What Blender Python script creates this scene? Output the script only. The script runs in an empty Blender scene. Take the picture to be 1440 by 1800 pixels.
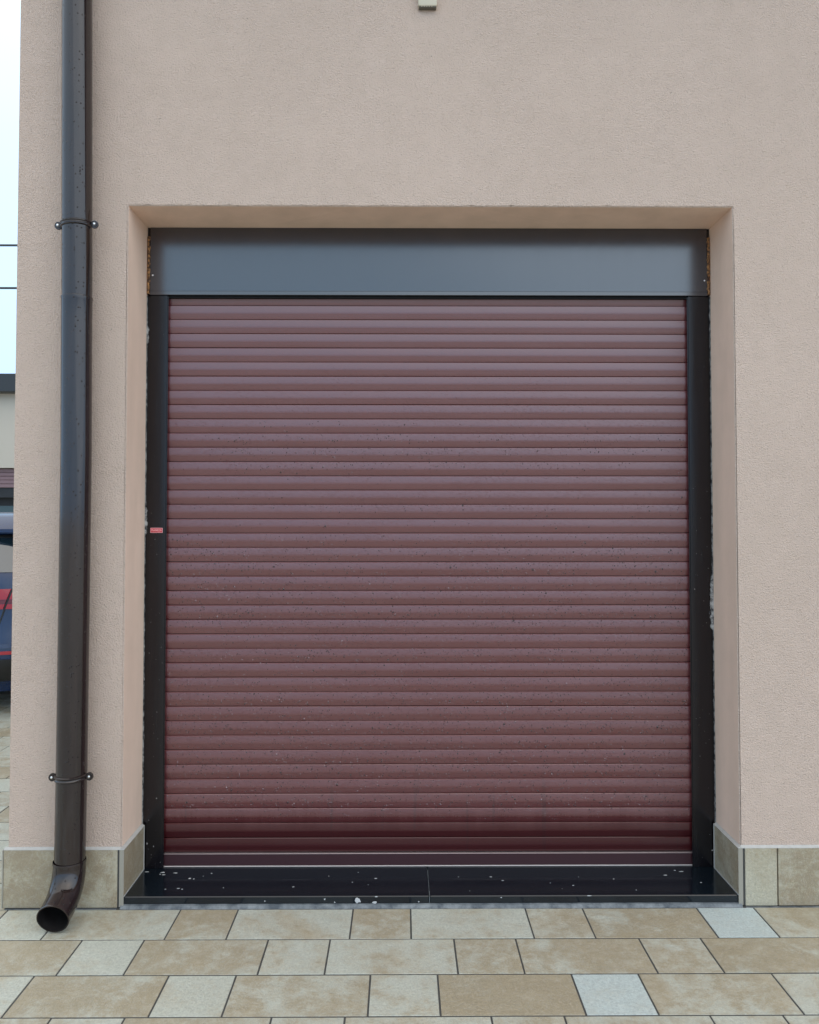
import bpy, bmesh, math, random
from mathutils import Vector, Matrix
R = math.radians
rnd = random.Random(7)
scene = bpy.context.scene
C = scene.collection

# ------------------------------------------------------------------ camera
cam_d = bpy.data.cameras.new('camera')
cam = bpy.data.objects.new('camera', cam_d)
C.objects.link(cam)
cam.location = (0.0, -2.834, 1.363)
ya, pi_ = 0.0066, 0.0287
fwd = Vector((math.sin(ya)*math.cos(pi_), math.cos(ya)*math.cos(pi_), math.sin(pi_)))
cam.rotation_euler = fwd.to_track_quat('-Z', 'Y').to_euler()
cam_d.sensor_fit = 'HORIZONTAL'
cam_d.sensor_width = 36.0
cam_d.lens = 1395.7/1440*36
cam_d.shift_x = 0.0031
cam_d.shift_y = -0.0204
cam_d.clip_start = 0.05
cam_d.clip_end = 2000
scene.camera = cam

# ------------------------------------------------------------------ sky and sun (overcast, rainy)
SUN_EL, SUN_AZ = 48.0, 130.0          # azimuth clockwise from +Y: in front of the wall, to the right
world = bpy.data.worlds.new('World')
scene.world = world
world.use_nodes = True
wn, wl = world.node_tree.nodes, world.node_tree.links
wn.clear()
sky = wn.new('ShaderNodeTexSky'); sky.sky_type = 'NISHITA'; sky.sun_disc = False
sky.sun_elevation = R(SUN_EL); sky.sun_rotation = R(SUN_AZ)
sky.dust_density = 4.0; sky.air_density = 1.0
tc = wn.new('ShaderNodeTexCoord')
sep = wn.new('ShaderNodeSeparateXYZ'); wl.new(tc.outputs['Generated'], sep.inputs[0])
ramp = wn.new('ShaderNodeValToRGB')
wl.new(sep.outputs['Z'], ramp.inputs[0])
e = ramp.color_ramp.elements
e[0].position = 0.0; e[0].color = (0.50, 0.80, 1.18, 1)
e[1].position = 0.85; e[1].color = (1.20, 1.17, 1.12, 1)
em = e.new(0.40); em.color = (0.74, 0.97, 1.20, 1)
cl = wn.new('ShaderNodeTexNoise'); cl.inputs['Scale'].default_value = 2.2; cl.inputs['Detail'].default_value = 5
wl.new(tc.outputs['Generated'], cl.inputs['Vector'])
cr = wn.new('ShaderNodeMapRange'); cr.inputs['To Min'].default_value = 0.88; cr.inputs['To Max'].default_value = 1.12
wl.new(cl.outputs['Fac'], cr.inputs['Value'])
sc = wn.new('ShaderNodeVectorMath'); sc.operation = 'SCALE'
wl.new(ramp.outputs[0], sc.inputs[0])
m10 = wn.new('ShaderNodeMath'); m10.operation = 'MULTIPLY'; m10.inputs[1].default_value = 12.0
wl.new(cr.outputs[0], m10.inputs[0]); wl.new(m10.outputs[0], sc.inputs['Scale'])
mx = wn.new('ShaderNodeMix'); mx.data_type = 'RGBA'; mx.inputs[0].default_value = 0.82
wl.new(sky.outputs[0], mx.inputs[6]); wl.new(sc.outputs[0], mx.inputs[7])
bg = wn.new('ShaderNodeBackground'); bg.inputs['Strength'].default_value = 0.12
wl.new(mx.outputs[2], bg.inputs[0])
wo = wn.new('ShaderNodeOutputWorld'); wl.new(bg.outputs[0], wo.inputs[0])

sun_d = bpy.data.lights.new('sun', 'SUN'); sun_d.energy = 0.72; sun_d.angle = R(95)
sun_d.color = (1.0, 0.96, 0.90)
sun = bpy.data.objects.new('sun', sun_d); C.objects.link(sun)
sd = Vector((math.sin(R(SUN_AZ))*math.cos(R(SUN_EL)), math.cos(R(SUN_AZ))*math.cos(R(SUN_EL)), math.sin(R(SUN_EL))))
sun.rotation_euler = sd.to_track_quat('Z', 'Y').to_euler()
sun.location = (3, -4, 8)

scene.view_settings.view_transform = 'Standard'
scene.view_settings.look = 'None'
scene.view_settings.exposure = 0.0
scene.view_settings.gamma = 1.0
scene.view_settings.use_curve_mapping = False

# ------------------------------------------------------------------ helpers
def newmat(name, color=(.5, .5, .5), rough=.5, metallic=0., ior=1.5):
    m = bpy.data.materials.new(name); m.use_nodes = True
    b = m.node_tree.nodes['Principled BSDF']
    b.inputs['Base Color'].default_value = (*color, 1)
    b.inputs['Roughness'].default_value = rough
    b.inputs['Metallic'].default_value = metallic
    b.inputs['IOR'].default_value = ior
    return m, m.node_tree.nodes, m.node_tree.links, b

def N(ns, t, **kw):
    n = ns.new(t)
    for k, v in kw.items():
        if k in n.inputs.keys(): n.inputs[k].default_value = v
        else: setattr(n, k, v)
    return n

def mixc(ns, ls, fac, a, b, blend='MIX'):
    n = ns.new('ShaderNodeMix'); n.data_type = 'RGBA'; n.blend_type = blend
    for i, v in ((0, fac), (6, a), (7, b)):
        if hasattr(v, 'is_linked') or isinstance(v, bpy.types.NodeSocket): ls.new(v, n.inputs[i])
        elif isinstance(v, tuple): n.inputs[i].default_value = (*v, 1)
        else: n.inputs[i].default_value = v
    return n.outputs[2]

def math_(ns, ls, op, a, b=None, c=None, clamp=False):
    n = ns.new('ShaderNodeMath'); n.operation = op; n.use_clamp = clamp
    for i, v in enumerate((a, b, c)):
        if v is None: continue
        if isinstance(v, bpy.types.NodeSocket): ls.new(v, n.inputs[i])
        else: n.inputs[i].default_value = v
    return n.outputs[0]

def maprange(ns, ls, v, a, b, c=0., d=1., smooth=False):
    n = ns.new('ShaderNodeMapRange'); n.clamp = True
    if smooth: n.interpolation_type = 'SMOOTHSTEP'
    ls.new(v, n.inputs['Value'])
    n.inputs['From Min'].default_value = a; n.inputs['From Max'].default_value = b
    n.inputs['To Min'].default_value = c; n.inputs['To Max'].default_value = d
    return n.outputs[0]

def bump(ns, ls, h, strength, dist, prev=None):
    n = ns.new('ShaderNodeBump'); n.inputs['Strength'].default_value = strength
    n.inputs['Distance'].default_value = dist
    ls.new(h, n.inputs['Height'])
    if prev: ls.new(prev, n.inputs['Normal'])
    return n.outputs[0]

def noise(ns, ls, vec, scale, detail=2., rough=.5, dist=0.):
    n = ns.new('ShaderNodeTexNoise')
    n.inputs['Scale'].default_value = scale; n.inputs['Detail'].default_value = detail
    n.inputs['Roughness'].default_value = rough; n.inputs['Distortion'].default_value = dist
    if vec: ls.new(vec, n.inputs['Vector'])
    return n.outputs['Fac']

def coords(ns, ls, scale=(1, 1, 1), world=True):
    """position in the world (or object space), scaled"""
    if world:
        g = ns.new('ShaderNodeNewGeometry'); o = g.outputs['Position']
    else:
        g = ns.new('ShaderNodeTexCoord'); o = g.outputs['Object']
    mp = ns.new('ShaderNodeMapping'); mp.inputs['Scale'].default_value = scale
    ls.new(o, mp.inputs['Vector'])
    return mp.outputs[0]

def mesh_from(name, bm):
    me = bpy.data.meshes.new(name); bm.to_mesh(me); bm.free(); return me

def obj(name, me, mat=None, parent=None, smooth=False, auto=None):
    if isinstance(me, bmesh.types.BMesh): me = mesh_from(name, me)
    o = bpy.data.objects.new(name, me); C.objects.link(o)
    if mat is not None and not me.materials:
        for m in (mat if isinstance(mat, (list, tuple)) else [mat]): me.materials.append(m)
    if smooth or auto:
        me.shade_smooth()
        if auto: me.set_sharp_from_angle(angle=R(auto))
    if parent is not None: o.parent = parent
    return o

def empty(name, loc=(0, 0, 0)):
    o = bpy.data.objects.new(name, None); C.objects.link(o); o.location = loc
    o.empty_display_size = .1
    return o

def tag(o, label=None, cat=None, group=None, kind=None):
    if label: o['label'] = label
    if cat: o['category'] = cat
    if group: o['group'] = group
    if kind: o['kind'] = kind
    return o

def add_box(bm, x0, x1, y0, y1, z0, z1, bev=0.0, seg=1):
    r = bmesh.ops.create_cube(bm, size=1.0)
    vs = r['verts']
    for v in vs:
        v.co = Vector((x0+(v.co.x+.5)*(x1-x0), y0+(v.co.y+.5)*(y1-y0), z0+(v.co.z+.5)*(z1-z0)))
    if bev:
        es = list({e for v in vs for e in v.link_edges})
        bmesh.ops.bevel(bm, geom=es, offset=bev, segments=seg, affect='EDGES', profile=.5)
    return vs

def add_extrude_x(bm, prof, x0, x1, nx=1, closed=False, wob=None):
    """profile of (y, z) points swept along x"""
    rows = []
    for i in range(nx+1):
        x = x0+(x1-x0)*i/nx
        rows.append([bm.verts.new((x, y, z + (wob(x) if wob else 0))) for y, z in prof])
    n = len(prof)
    for i in range(nx):
        for j in range(n if closed else n-1):
            k = (j+1) % n
            bm.faces.new((rows[i][j], rows[i+1][j], rows[i+1][k], rows[i][k]))
    if closed:
        bm.faces.new(rows[0]); bm.faces.new(list(reversed(rows[-1])))
    bmesh.ops.recalc_face_normals(bm, faces=bm.faces[:]) if closed else None

def add_tube(bm, pts, radii, seg=16, cap=True, ups=None):
    rings = []
    for i, p in enumerate(pts):
        p = Vector(p)
        a = Vector(pts[max(i-1, 0)]); b = Vector(pts[min(i+1, len(pts)-1)])
        t = (b-a).normalized()
        u = Vector((1, 0, 0)) if abs(t.x) < .9 else Vector((0, 1, 0))
        v = t.cross(u).normalized(); u = v.cross(t).normalized()
        r = radii[i] if isinstance(radii, (list, tuple)) else radii
        rings.append([bm.verts.new(p + u*r*math.cos(2*math.pi*k/seg) + v*r*math.sin(2*math.pi*k/seg)) for k in range(seg)])
    for a, b in zip(rings, rings[1:]):
        for k in range(seg):
            bm.faces.new((a[k], a[(k+1) % seg], b[(k+1) % seg], b[k]))
    if cap:
        bm.faces.new(list(reversed(rings[0]))); bm.faces.new(rings[-1])
    return rings

def blob(bm, c, rx, ry, n=9, h=.0008, axis='z', rg=rnd):
    """small flat irregular splash standing h proud of a surface"""
    ph = rg.random()*6.28
    lo, hi = [], []
    a0 = rg.random()*3
    for k in range(n):
        a = 2*math.pi*k/n
        q = (.65+.6*rg.random())
        dx, dy = math.cos(a)*rx*q, math.sin(a)*ry*q
        if axis == 'z': p = Vector((dx, dy, 0)); up = Vector((0, 0, h))
        else: p = Vector((dx, 0, dy)); up = Vector((0, -h, 0))
        lo.append(bm.verts.new(Vector(c)+p)); hi.append(bm.verts.new(Vector(c)+p*.75+up))
    bm.faces.new(hi)
    for k in range(n):
        bm.faces.new((lo[k], lo[(k+1) % n], hi[(k+1) % n], hi[k]))

# ------------------------------------------------------------------ materials
def plaster_mat(name, rough_tex=True):
    m, ns, ls, b = newmat(name, (.5, .42, .37), .92, ior=1.4)
    p = coords(ns, ls)
    big = noise(ns, ls, p, 1.3, 3, .55)
    mid = noise(ns, ls, p, 14, 4, .6)
    col = mixc(ns, ls, maprange(ns, ls, big, .3, .7), (.645, .505, .420), (.690, .542, .455))
    col = mixc(ns, ls, maprange(ns, ls, mid, .35, .7, 0, .35), col, (.580, .455, .370))
    if rough_tex:
        fine = noise(ns, ls, p, 185, 2.0, .6, .5)
        fine2 = noise(ns, ls, p, 230, 2, .6, .6)
        h = math_(ns, ls, 'ADD', fine, math_(ns, ls, 'MULTIPLY', fine2, .35))
        dens = maprange(ns, ls, noise(ns, ls, p, 2.5, 2), .3, .7, .82, 1.0)
        h = math_(ns, ls, 'MULTIPLY', h, dens)
        pit = maprange(ns, ls, fine, .30, .44, .42, 0.)
        col = mixc(ns, ls, pit, col, (.43, .335, .285))
        nrm = bump(ns, ls, h, 1., .0075)
        # a few shrinkage specks in the render
        sp = noise(ns, ls, p, 60, 1, .5)
        col = mixc(ns, ls, maprange(ns, ls, sp, .78, .82, 0, .6), col, (.2, .16, .13))
    else:
        fine = noise(ns, ls, p, 70, 3, .6)
        col = mixc(ns, ls, 1.0, col, (1.34, 1.29, 1.235), 'MULTIPLY')
        nrm = bump(ns, ls, fine, .25, .003)
        sm = noise(ns, ls, coords(ns, ls, (6, 6, 1.2)), 1.2, 3)
        col = mixc(ns, ls, maprange(ns, ls, sm, .4, .7, 0, .3), col, (.56, .43, .33))
    ls.new(col, b.inputs['Base Color']); ls.new(nrm, b.inputs['Normal'])
    return m
M_plaster = plaster_mat('plaster_textured', True)
M_reveal = plaster_mat('plaster_smooth', False)

def stone_mat(name, paving=True):
    """stone look porcelain; obj.color.r is how tan a tile is, .g how much lighter"""
    m, ns, ls, b = newmat(name, (.4, .4, .35), .55)
    t = ns.new('ShaderNodeTexCoord'); oi = ns.new('ShaderNodeObjectInfo')
    off = ns.new('ShaderNodeVectorMath'); off.operation = 'MULTIPLY_ADD'
    rv = ns.new('ShaderNodeCombineXYZ')
    ls.new(oi.outputs['Random'], rv.inputs[0]); ls.new(math_(ns, ls, 'MULTIPLY', oi.outputs['Random'], 7.3), rv.inputs[1])
    ls.new(math_(ns, ls, 'MULTIPLY', oi.outputs['Random'], 3.1), rv.inputs[2])
    ls.new(rv.outputs[0], off.inputs[0]); off.inputs[1].default_value = (37, 19, 23)
    ls.new(t.outputs['Object'], off.inputs[2])
    p = off.outputs[0]
    sepc = ns.new('ShaderNodeSeparateColor'); ls.new(oi.outputs['Color'], sepc.inputs[0])
    tan = sepc.outputs['Red']
    n1 = noise(ns, ls, p, 5.0, 6, .68, .4)
    n2 = noise(ns, ls, p, 20, 8, .82, .15)
    n3 = noise(ns, ls, p, 125, 4, .8, 0)
    f = math_(ns, ls, 'ADD', math_(ns, ls, 'MULTIPLY', n1, 1.05), math_(ns, ls, 'MULTIPLY', n2, .35))
    f = math_(ns, ls, 'ADD', f, math_(ns, ls, 'MULTIPLY', tan, .28))
    f = maprange(ns, ls, f, .66, 1.06, 0, 1, True)
    f = math_(ns, ls, 'MULTIPLY', f, math_(ns, ls, 'SUBTRACT', 1.0, math_(ns, ls, 'MULTIPLY', sepc.outputs['Green'], .8)))
    if paving: pale, tanc, brown = (.560, .580, .500), (.520, .460, .335), (.38, .32, .215)
    else: pale, tanc, brown = (.51, .475, .360), (.44, .37, .25), (.32, .255, .17)
    col = mixc(ns, ls, f, mixc(ns, ls, sepc.outputs['Green'], pale, (.57, .65, .63)), tanc)
    g = math_(ns, ls, 'ADD', math_(ns, ls, 'MULTIPLY', n2, .55), math_(ns, ls, 'MULTIPLY', n3, .58))
    g = math_(ns, ls, 'ADD', g, math_(ns, ls, 'MULTIPLY', tan, .12))
    g = maprange(ns, ls, g, .57, .67, 0, .8, True)
    g = math_(ns, ls, 'MULTIPLY', g, maprange(ns, ls, f, .0, .6, .15, 1))
    col = mixc(ns, ls, g, col, brown)
    # pale mineral veins
    v = noise(ns, ls, p, 9, 6, .7, 2.2)
    va = math_(ns, ls, 'ABSOLUTE', math_(ns, ls, 'SUBTRACT', v, .5))
    col = mixc(ns, ls, maprange(ns, ls, va, 0, .018, .3, 0), col, (.58, .57, .52))
    gr = ns.new('ShaderNodeMapRange'); ls.new(n3, gr.inputs['Value']); gr.inputs['From Min'].default_value = .3; gr.inputs['From Max'].default_value = .7
    gr.inputs['To Min'].default_value = .76; gr.inputs['To Max'].default_value = 1.20
    sc2 = ns.new('ShaderNodeVectorMath'); sc2.operation = 'SCALE'; ls.new(col, sc2.inputs[0]); ls.new(gr.outputs[0], sc2.inputs['Scale']); col = sc2.outputs[0]
    ls.new(col, b.inputs['Base Color'])
    # rain dampness: patchy gloss
    w = noise(ns, ls, coords(ns, ls), 3.2, 4, .6)
    ls.new(maprange(ns, ls, w, .35, .65, .34, .62), b.inputs['Roughness'])
    h = math_(ns, ls, 'ADD', n2, math_(ns, ls, 'MULTIPLY', n3, .5))
    ls.new(bump(ns, ls, h, .8, .006), b.inputs['Normal'])
    return m
M_tile = stone_mat('stone_tile_paving', True)
M_skirt = stone_mat('stone_tile_skirting', False)

M_grout, ns, ls, b = newmat('dark_grout', (.06, .06, .058), .85)
p = coords(ns, ls)
ls.new(mixc(ns, ls, noise(ns, ls, p, 40, 3), (.045, .045, .044), (.10, .10, .095)), b.inputs['Base Color'])

M_mortar, ns, ls, b = newmat('grey_cement_strip', (.2, .22, .24), .7)
p = coords(ns, ls)
ls.new(mixc(ns, ls, maprange(ns, ls, noise(ns, ls, p, 18, 4, .7), .35, .65), (.07, .085, .10), (.24, .26, .27)), b.inputs['Base Color'])
ls.new(bump(ns, ls, noise(ns, ls, p, 90, 3), .5, .003), b.inputs['Normal'])

M_trim, ns, ls, b = newmat('pale_grout_edge', (.5, .5, .47), .8)
p = coords(ns, ls)
ls.new(mixc(ns, ls, noise(ns, ls, p, 60, 3), (.42, .42, .40), (.58, .57, .54)), b.inputs['Base Color'])

def metal_mat(name, color, ior, rough, drops=0., streak=.3):
    m, ns, ls, b = newmat(name, color, rough, ior=ior)
    p = coords(ns, ls)
    n = noise(ns, ls, coords(ns, ls, (30, 30, 2)), 1.5, 4, .6)
    ls.new(maprange(ns, ls, n, .3, .7, rough*(1-streak), rough*(1+streak)), b.inputs['Roughness'])
    nrm = bump(ns, ls, noise(ns, ls, p, 9, 2), .02, .004)
    if drops:
        vo = ns.new('ShaderNodeTexVoronoi'); vo.inputs['Scale'].default_value = 150
        ls.new(p, vo.inputs['Vector'])
        sc_ = ns.new('ShaderNodeSeparateColor'); ls.new(vo.outputs['Color'], sc_.inputs[0])
        pick = maprange(ns, ls, sc_.outputs['Red'], 1-drops, 1-drops+.01)
        dome = maprange(ns, ls, vo.outputs['Distance'], .12, .42, 1, 0, True)
        nrm = bump(ns, ls, math_(ns, ls, 'MULTIPLY', dome, pick), 1., .003, nrm)
    ls.new(nrm, b.inputs['Normal'])
    return m, ns, ls, b
M_head, *_ = metal_mat('anthracite_sheet', (.008, .012, .022), 2.08, .20, streak=.08)
M_rail, *_ = metal_mat('dark_rail_paint', (.005, .004, .006), 1.5, .22)
M_pipe, ns, ls, b = metal_mat('dark_brown_pipe', (.022, .016, .016), 1.62, .13, .09)
dn = noise(ns, ls, coords(ns, ls, (40, 40, 3)), 1., 4, .6)
ls.new(mixc(ns, ls, maprange(ns, ls, dn, .4, .7), (.014, .008, .008), (.026, .016, .015)), b.inputs['Base Color'])
M_pipe_in, *_ = metal_mat('pipe_inside', (.012, .010, .010), 1.4, .6)
M_screw, *_ = newmat('bright_screw', (.75, .75, .75), .25, 1.0)

M_black0, *_ = newmat('gap_shade_black', (.006, .006, .007), .9)
# burgundy slats, wet with small drops in the middle of the door
M_slat, ns, ls, b = newmat('burgundy_slat', (.07, .02, .024), .36, ior=1.95)
p = coords(ns, ls)
g = ns.new('ShaderNodeNewGeometry'); sp_ = ns.new('ShaderNodeSeparateXYZ'); ls.new(g.outputs['Position'], sp_.inputs[0])
Z = sp_.outputs['Z']
ribs = ns.new('ShaderNodeTexWave'); ribs.wave_type = 'BANDS'; ribs.bands_direction = 'Z'
ribs.inputs['Scale'].default_value = 70; ribs.inputs['Distortion'].default_value = 0
ls.new(p, ribs.inputs['Vector'])
nrm = bump(ns, ls, ribs.outputs['Fac'], .10, .001)
wet_hi = maprange(ns, ls, Z, 1.95, 1.6, 0, 1)
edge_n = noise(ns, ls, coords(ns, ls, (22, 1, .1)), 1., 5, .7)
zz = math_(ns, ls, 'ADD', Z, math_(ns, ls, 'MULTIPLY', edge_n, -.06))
wet_sill_lo = maprange(ns, ls, zz, .125, .24, 0, 1, True)
wet = math_(ns, ls, 'MULTIPLY', wet_hi, wet_sill_lo)
patch = maprange(ns, ls, noise(ns, ls, coords(ns, ls, (1, 1, 5)), 2.4, 4, .6), .33, .6)
wetp = math_(ns, ls, 'MULTIPLY', wet, patch)
def drops(scale, frac, h, prev):
    vo = ns.new('ShaderNodeTexVoronoi'); vo.inputs['Scale'].default_value = scale
    ls.new(p, vo.inputs['Vector'])
    s = ns.new('ShaderNodeSeparateColor'); ls.new(vo.outputs['Color'], s.inputs[0])
    th = math_(ns, ls, 'SUBTRACT', 1., math_(ns, ls, 'MULTIPLY', wetp, frac))
    pick = math_(ns, ls, 'GREATER_THAN', s.outputs['Red'], th)
    dome = maprange(ns, ls, vo.outputs['Distance'], .10, .42, 1, 0, True)
    d = math_(ns, ls, 'MULTIPLY', dome, pick)
    return bump(ns, ls, d, 1., h, prev), d
nrm, d2 = drops(360, .5, .0012, nrm)
ls.new(nrm, b.inputs['Normal'])
c0 = mixc(ns, ls, noise(ns, ls, coords(ns, ls, (.6, 1, 18)), 1.3, 3), (.100, .012, .015), (.124, .017, .021))
# drying film of fine droplets greys the paint, absent on the sheltered lowest slats
film = math_(ns, ls, 'MULTIPLY', wet_sill_lo, maprange(ns, ls, noise(ns, ls, coords(ns, ls, (3, 1, 14)), 1.5, 4), .3, .7, .25, .6))
c1 = mixc(ns, ls, film, c0, (.142, .034, .037))
c1 = mixc(ns, ls, wet_sill_lo, (.055, .009, .011), c1)  # lowest slats darkened in colour, imitating the dark sill's reflection
# dark rivulets where drops have run
rv_ = noise(ns, ls, coords(ns, ls, (34, 1, 1.6)), 1., 2, .5)
riv = math_(ns, ls, 'MULTIPLY', maprange(ns, ls, rv_, .66, .70), maprange(ns, ls, Z, .45, .24, 0, .45))
c1 = mixc(ns, ls, riv, c1, (.04, .010, .013))
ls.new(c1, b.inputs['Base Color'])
ls.new(maprange(ns, ls, wet_sill_lo, 0, 1, 1.5, 2.02), b.inputs['IOR'])
ls.new(math_(ns, ls, 'ADD', maprange(ns, ls, film, 0, .6, .0, .10), maprange(ns, ls, wet_sill_lo, 0, 1, .17, .27)), b.inputs['Roughness'])

M_bar, *_ = metal_mat('burgundy_bar', (.046, .014, .018), 1.6, .35, streak=.05)
M_barlip, *_ = newmat('pale_bar_edge', (.42, .34, .34), .3, .6)
M_seal, *_ = newmat('pale_seal', (.55, .50, .48), .6)
M_granite, ns, ls, b = newmat('polished_black_granite', (.006, .008, .012), .12, ior=1.55)
p = coords(ns, ls)
sp1 = noise(ns, ls, p, 300, 2, .6)
ls.new(mixc(ns, ls, maprange(ns, ls, sp1, .62, .72, 0, .5), (.004, .008, .013), (.018, .028, .038)), b.inputs['Base Color'])
ls.new(maprange(ns, ls, noise(ns, ls, p, 7, 4, .6), .35, .7, .10, .24), b.inputs['Roughness'])
M_splash, *_ = newmat('lime_splash', (.55, .56, .56), .8)
M_foam, ns, ls, b = newmat('weathered_foam', (.3, .15, .05), .85)
p = coords(ns, ls)
ls.new(mixc(ns, ls, maprange(ns, ls, noise(ns, ls, p, 95, 4, .7), .42, .60), (.045, .018, .010), (.46, .23, .085)), b.inputs['Base Color'])
M_red, *_ = newmat('red_label', (.52, .035, .05), .45)
M_pink, *_ = newmat('label_print', (.85, .45, .47), .5)
M_cream, ns, ls, b = newmat('cream_plastic', (.60, .54, .42), .5)
M_creamdark, *_ = newmat('cream_plastic_underside_grille', (.11, .10, .08), .6)

# ------------------------------------------------------------------ setting: ground and paving
M_far, ns, ls, b = newmat('far_paving', (.4, .4, .36), .5)
p = coords(ns, ls)
br = ns.new('ShaderNodeTexBrick')
br.inputs['Scale'].default_value = 1; br.inputs['Brick Width'].default_value = .4; br.inputs['Row Height'].default_value = .2
br.inputs['Mortar Size'].default_value = .004; br.inputs['Color1'].default_value = (.43, .43, .38, 1)
br.inputs['Color2'].default_value = (.38, .34, .27, 1); br.inputs['Mortar'].default_value = (.08, .08, .075, 1)
ls.new(p, br.inputs['Vector'])
ls.new(mixc(ns, ls, maprange(ns, ls, noise(ns, ls, p, 5, 5, .6), .3, .7, 0, .5), br.outputs['Color'], (.36, .32, .25)), b.inputs['Base Color'])
bm = bmesh.new()
s = 600
vs = [bm.verts.new(c) for c in ((-s, -s, -.012), (s, -s, -.012), (s, s, -.012), (-s, s, -.012))]
bm.faces.new(vs)
ground = tag(obj('ground', bm, M_far), 'wide stone paved yard stretching away around the house', kind='structure')

pavement = tag(empty('pavement', (0, 0, 0)), 'cream and tan stone tile paving laid in rows before the garage wall', kind='structure')
bm = bmesh.new()
for (x0, x1, y0, y1) in ((-2.62, 2.25, -1.20, -.001), (-2.62, -1.385, -.001, 1.58), (-3.25, -1.385, 1.58, 3.36)):
    vs = [bm.verts.new(c) for c in ((x0, y0, -.0016), (x1, y0, -.0016), (x1, y1, -.0016), (x0, y1, -.0016))]
    bm.faces.new(vs)
obj('joint_bed', bm, M_grout, pavement)

S_, Y0, O1, SH = .2, -.0218, -.769, -.262
GAP = .0028
def tile_mesh(w, d, name, bev=.0009):
    bm = bmesh.new()
    add_box(bm, GAP, w-GAP, -d+.0034, -.0034, -.010, 0)
    top = [e for e in bm.edges if all(v.co.z > -.001 for v in e.verts)]
    bmesh.ops.bevel(bm, geom=top, offset=bev, segments=1, affect='EDGES')
    bm.faces.ensure_lookup_table()
    low = [f for f in bm.faces if f.normal.z < -.9]
    bmesh.ops.delete(bm, geom=low, context='FACES_ONLY')
    return mesh_from(name, bm)
ME_S, ME_L = tile_mesh(.2, .2, 'small_tile'), tile_mesh(.4, .2, 'large_tile')
ME_S.materials.append(M_tile); ME_L.materials.append(M_tile)
tones = {
    1: {('L', -1): .40, ('S', -1): .12, ('S', 0): .80, ('L', 0): .15, ('S', 1): .62, ('L', 1): .12, ('S', 2): .4, ('L', 2): .85, ('S', 3): -.5, ('L', 3): .62},
    2: {('L', -1): .6, ('S', 0): .05, ('L', 0): .65, ('S', 1): .2, ('L', 1): .2, ('S', 2): .6, ('L', 2): .65, ('S', 3): .42, ('L', 3): .8},
    3: {('L', -1): .8, ('S', -1): .1, ('S', 0): -.1, ('L', 0): .6, ('S', 1): .2, ('L', 1): 1.0, ('S', 2): -.5, ('L', 2): .5, ('S', 3): .2},
    4: {('S', 0): .4, ('L', 0): .65, ('S', 1): .25, ('L', 1): .25, ('S', 2): .42, ('L', 2): .6, ('S', 3): .25, ('L', 3): .65}}
def lay_tile(kind, x, y, tone):
    o = bpy.data.objects.new('paving_tile', ME_S if kind == 'S' else ME_L); C.objects.link(o)
    o.parent = pavement
    o.location = (x, y, rnd.uniform(-.0002, .0006))
    o.rotation_euler = (rnd.uniform(-.0010, .0010), rnd.uniform(-.0010, .0010), rnd.uniform(-.0012, .0012))
    o.color = (max(tone, 0), 1. if tone < -.2 else 0, 0, 1)
ntile = 0
for r in range(-16, 7):                # row 1 lies against the wall; rows below 1 run past its left end
    o = O1 + SH*(r-1)
    k0 = int((-4.2-o)//.6)-1
    for k in range(k0, k0+14):
        for kind, x, w in (('S', o+.6*k, .2), ('L', o+.6*k+.2, .4)):
            xl, xr = (-2.6, 2.25) if r >= 1 else (-3.3 if r < -7 else -2.75, -1.39)
            if r >= 1:
                if x+w < xl or x > xr: continue
            else:
                if x+w < xl or x+w > xr+w*.99: continue
            # position index relative to the joint measured for that row
            idx = None
            if r in tones:
                base = {1: -.769, 2: -1.0296, 3: -.6918, 4: -.954}[r]
                ref = base if kind == 'S' else base+.2
                q = (x-ref)/.6
                if abs(q-round(q)) < .08: idx = (kind, round(q))
            t = tones[r].get(idx, rnd.uniform(0, .8)) if r in tones else rnd.uniform(0, .85)
            if r < 1 and x+w > -1.384:
                # a tile that runs under the wall line is cut short there
                cw = -1.384-x
                if cw < .03: continue
                cm = tile_mesh(cw, .2, 'cut_tile'); cm.materials.append(M_tile)
                oo = bpy.data.objects.new('paving_tile', cm); C.objects.link(oo); oo.parent = pavement
                oo.location = (x, Y0-(r-1)*S_, 0); oo.color = (t, 0, 0, 1)
            else:
                lay_tile(kind, x, Y0-(r-1)*S_, t)
            ntile += 1
print('tiles', ntile)

# ------------------------------------------------------------------ house
XL, XR, ZT, RD = -.984, 1.1965, 2.4877, .2115
WL, WR, WT, DEP = -1.381, 6.0, 4.9, 8.0
house = tag(empty('house', (0, 0, 0)), 'beige plastered house wall with stone skirting around a recessed garage opening', 'house')
bm = bmesh.new()
def jit(n, a): return [rnd.uniform(-a, a) for _ in range(n)]
CH = .004
# opening outline with slightly uneven plaster arrises; front edge points and edge points just inside
nx_, nz_ = 150, 150
def smooth_jit(n, a):
    j = jit(n, a); k = jit(n, a*.6)
    return [(j[i]+j[(i+1) % n])/2 + k[i]*.5 for i in range(n)]
topj, leftj, rightj = smooth_jit(nx_+1, .0016), smooth_jit(nz_+1, .0007), smooth_jit(nz_+1, .0010)
tf = [bm.verts.new((XL-CH + (XR-XL+2*CH)*i/nx_, 0, ZT+CH+topj[i]*(0 < i < nx_))) for i in range(nx_+1)]
lf = [bm.verts.new((XL-CH+leftj[i], 0, (ZT+CH)*i/nz_)) for i in range(nz_)] + [tf[0]]
rf = [bm.verts.new((XR+CH+rightj[i], 0, (ZT+CH)*i/nz_)) for i in range(nz_)] + [tf[-1]]
ti = [bm.verts.new((XL + (XR-XL)*i/nx_, CH, ZT+topj[i]*.3*(0 < i < nx_))) for i in range(nx_+1)]
li = [bm.verts.new((XL, CH, ZT*i/nz_)) for i in range(nz_)] + [ti[0]]
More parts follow.
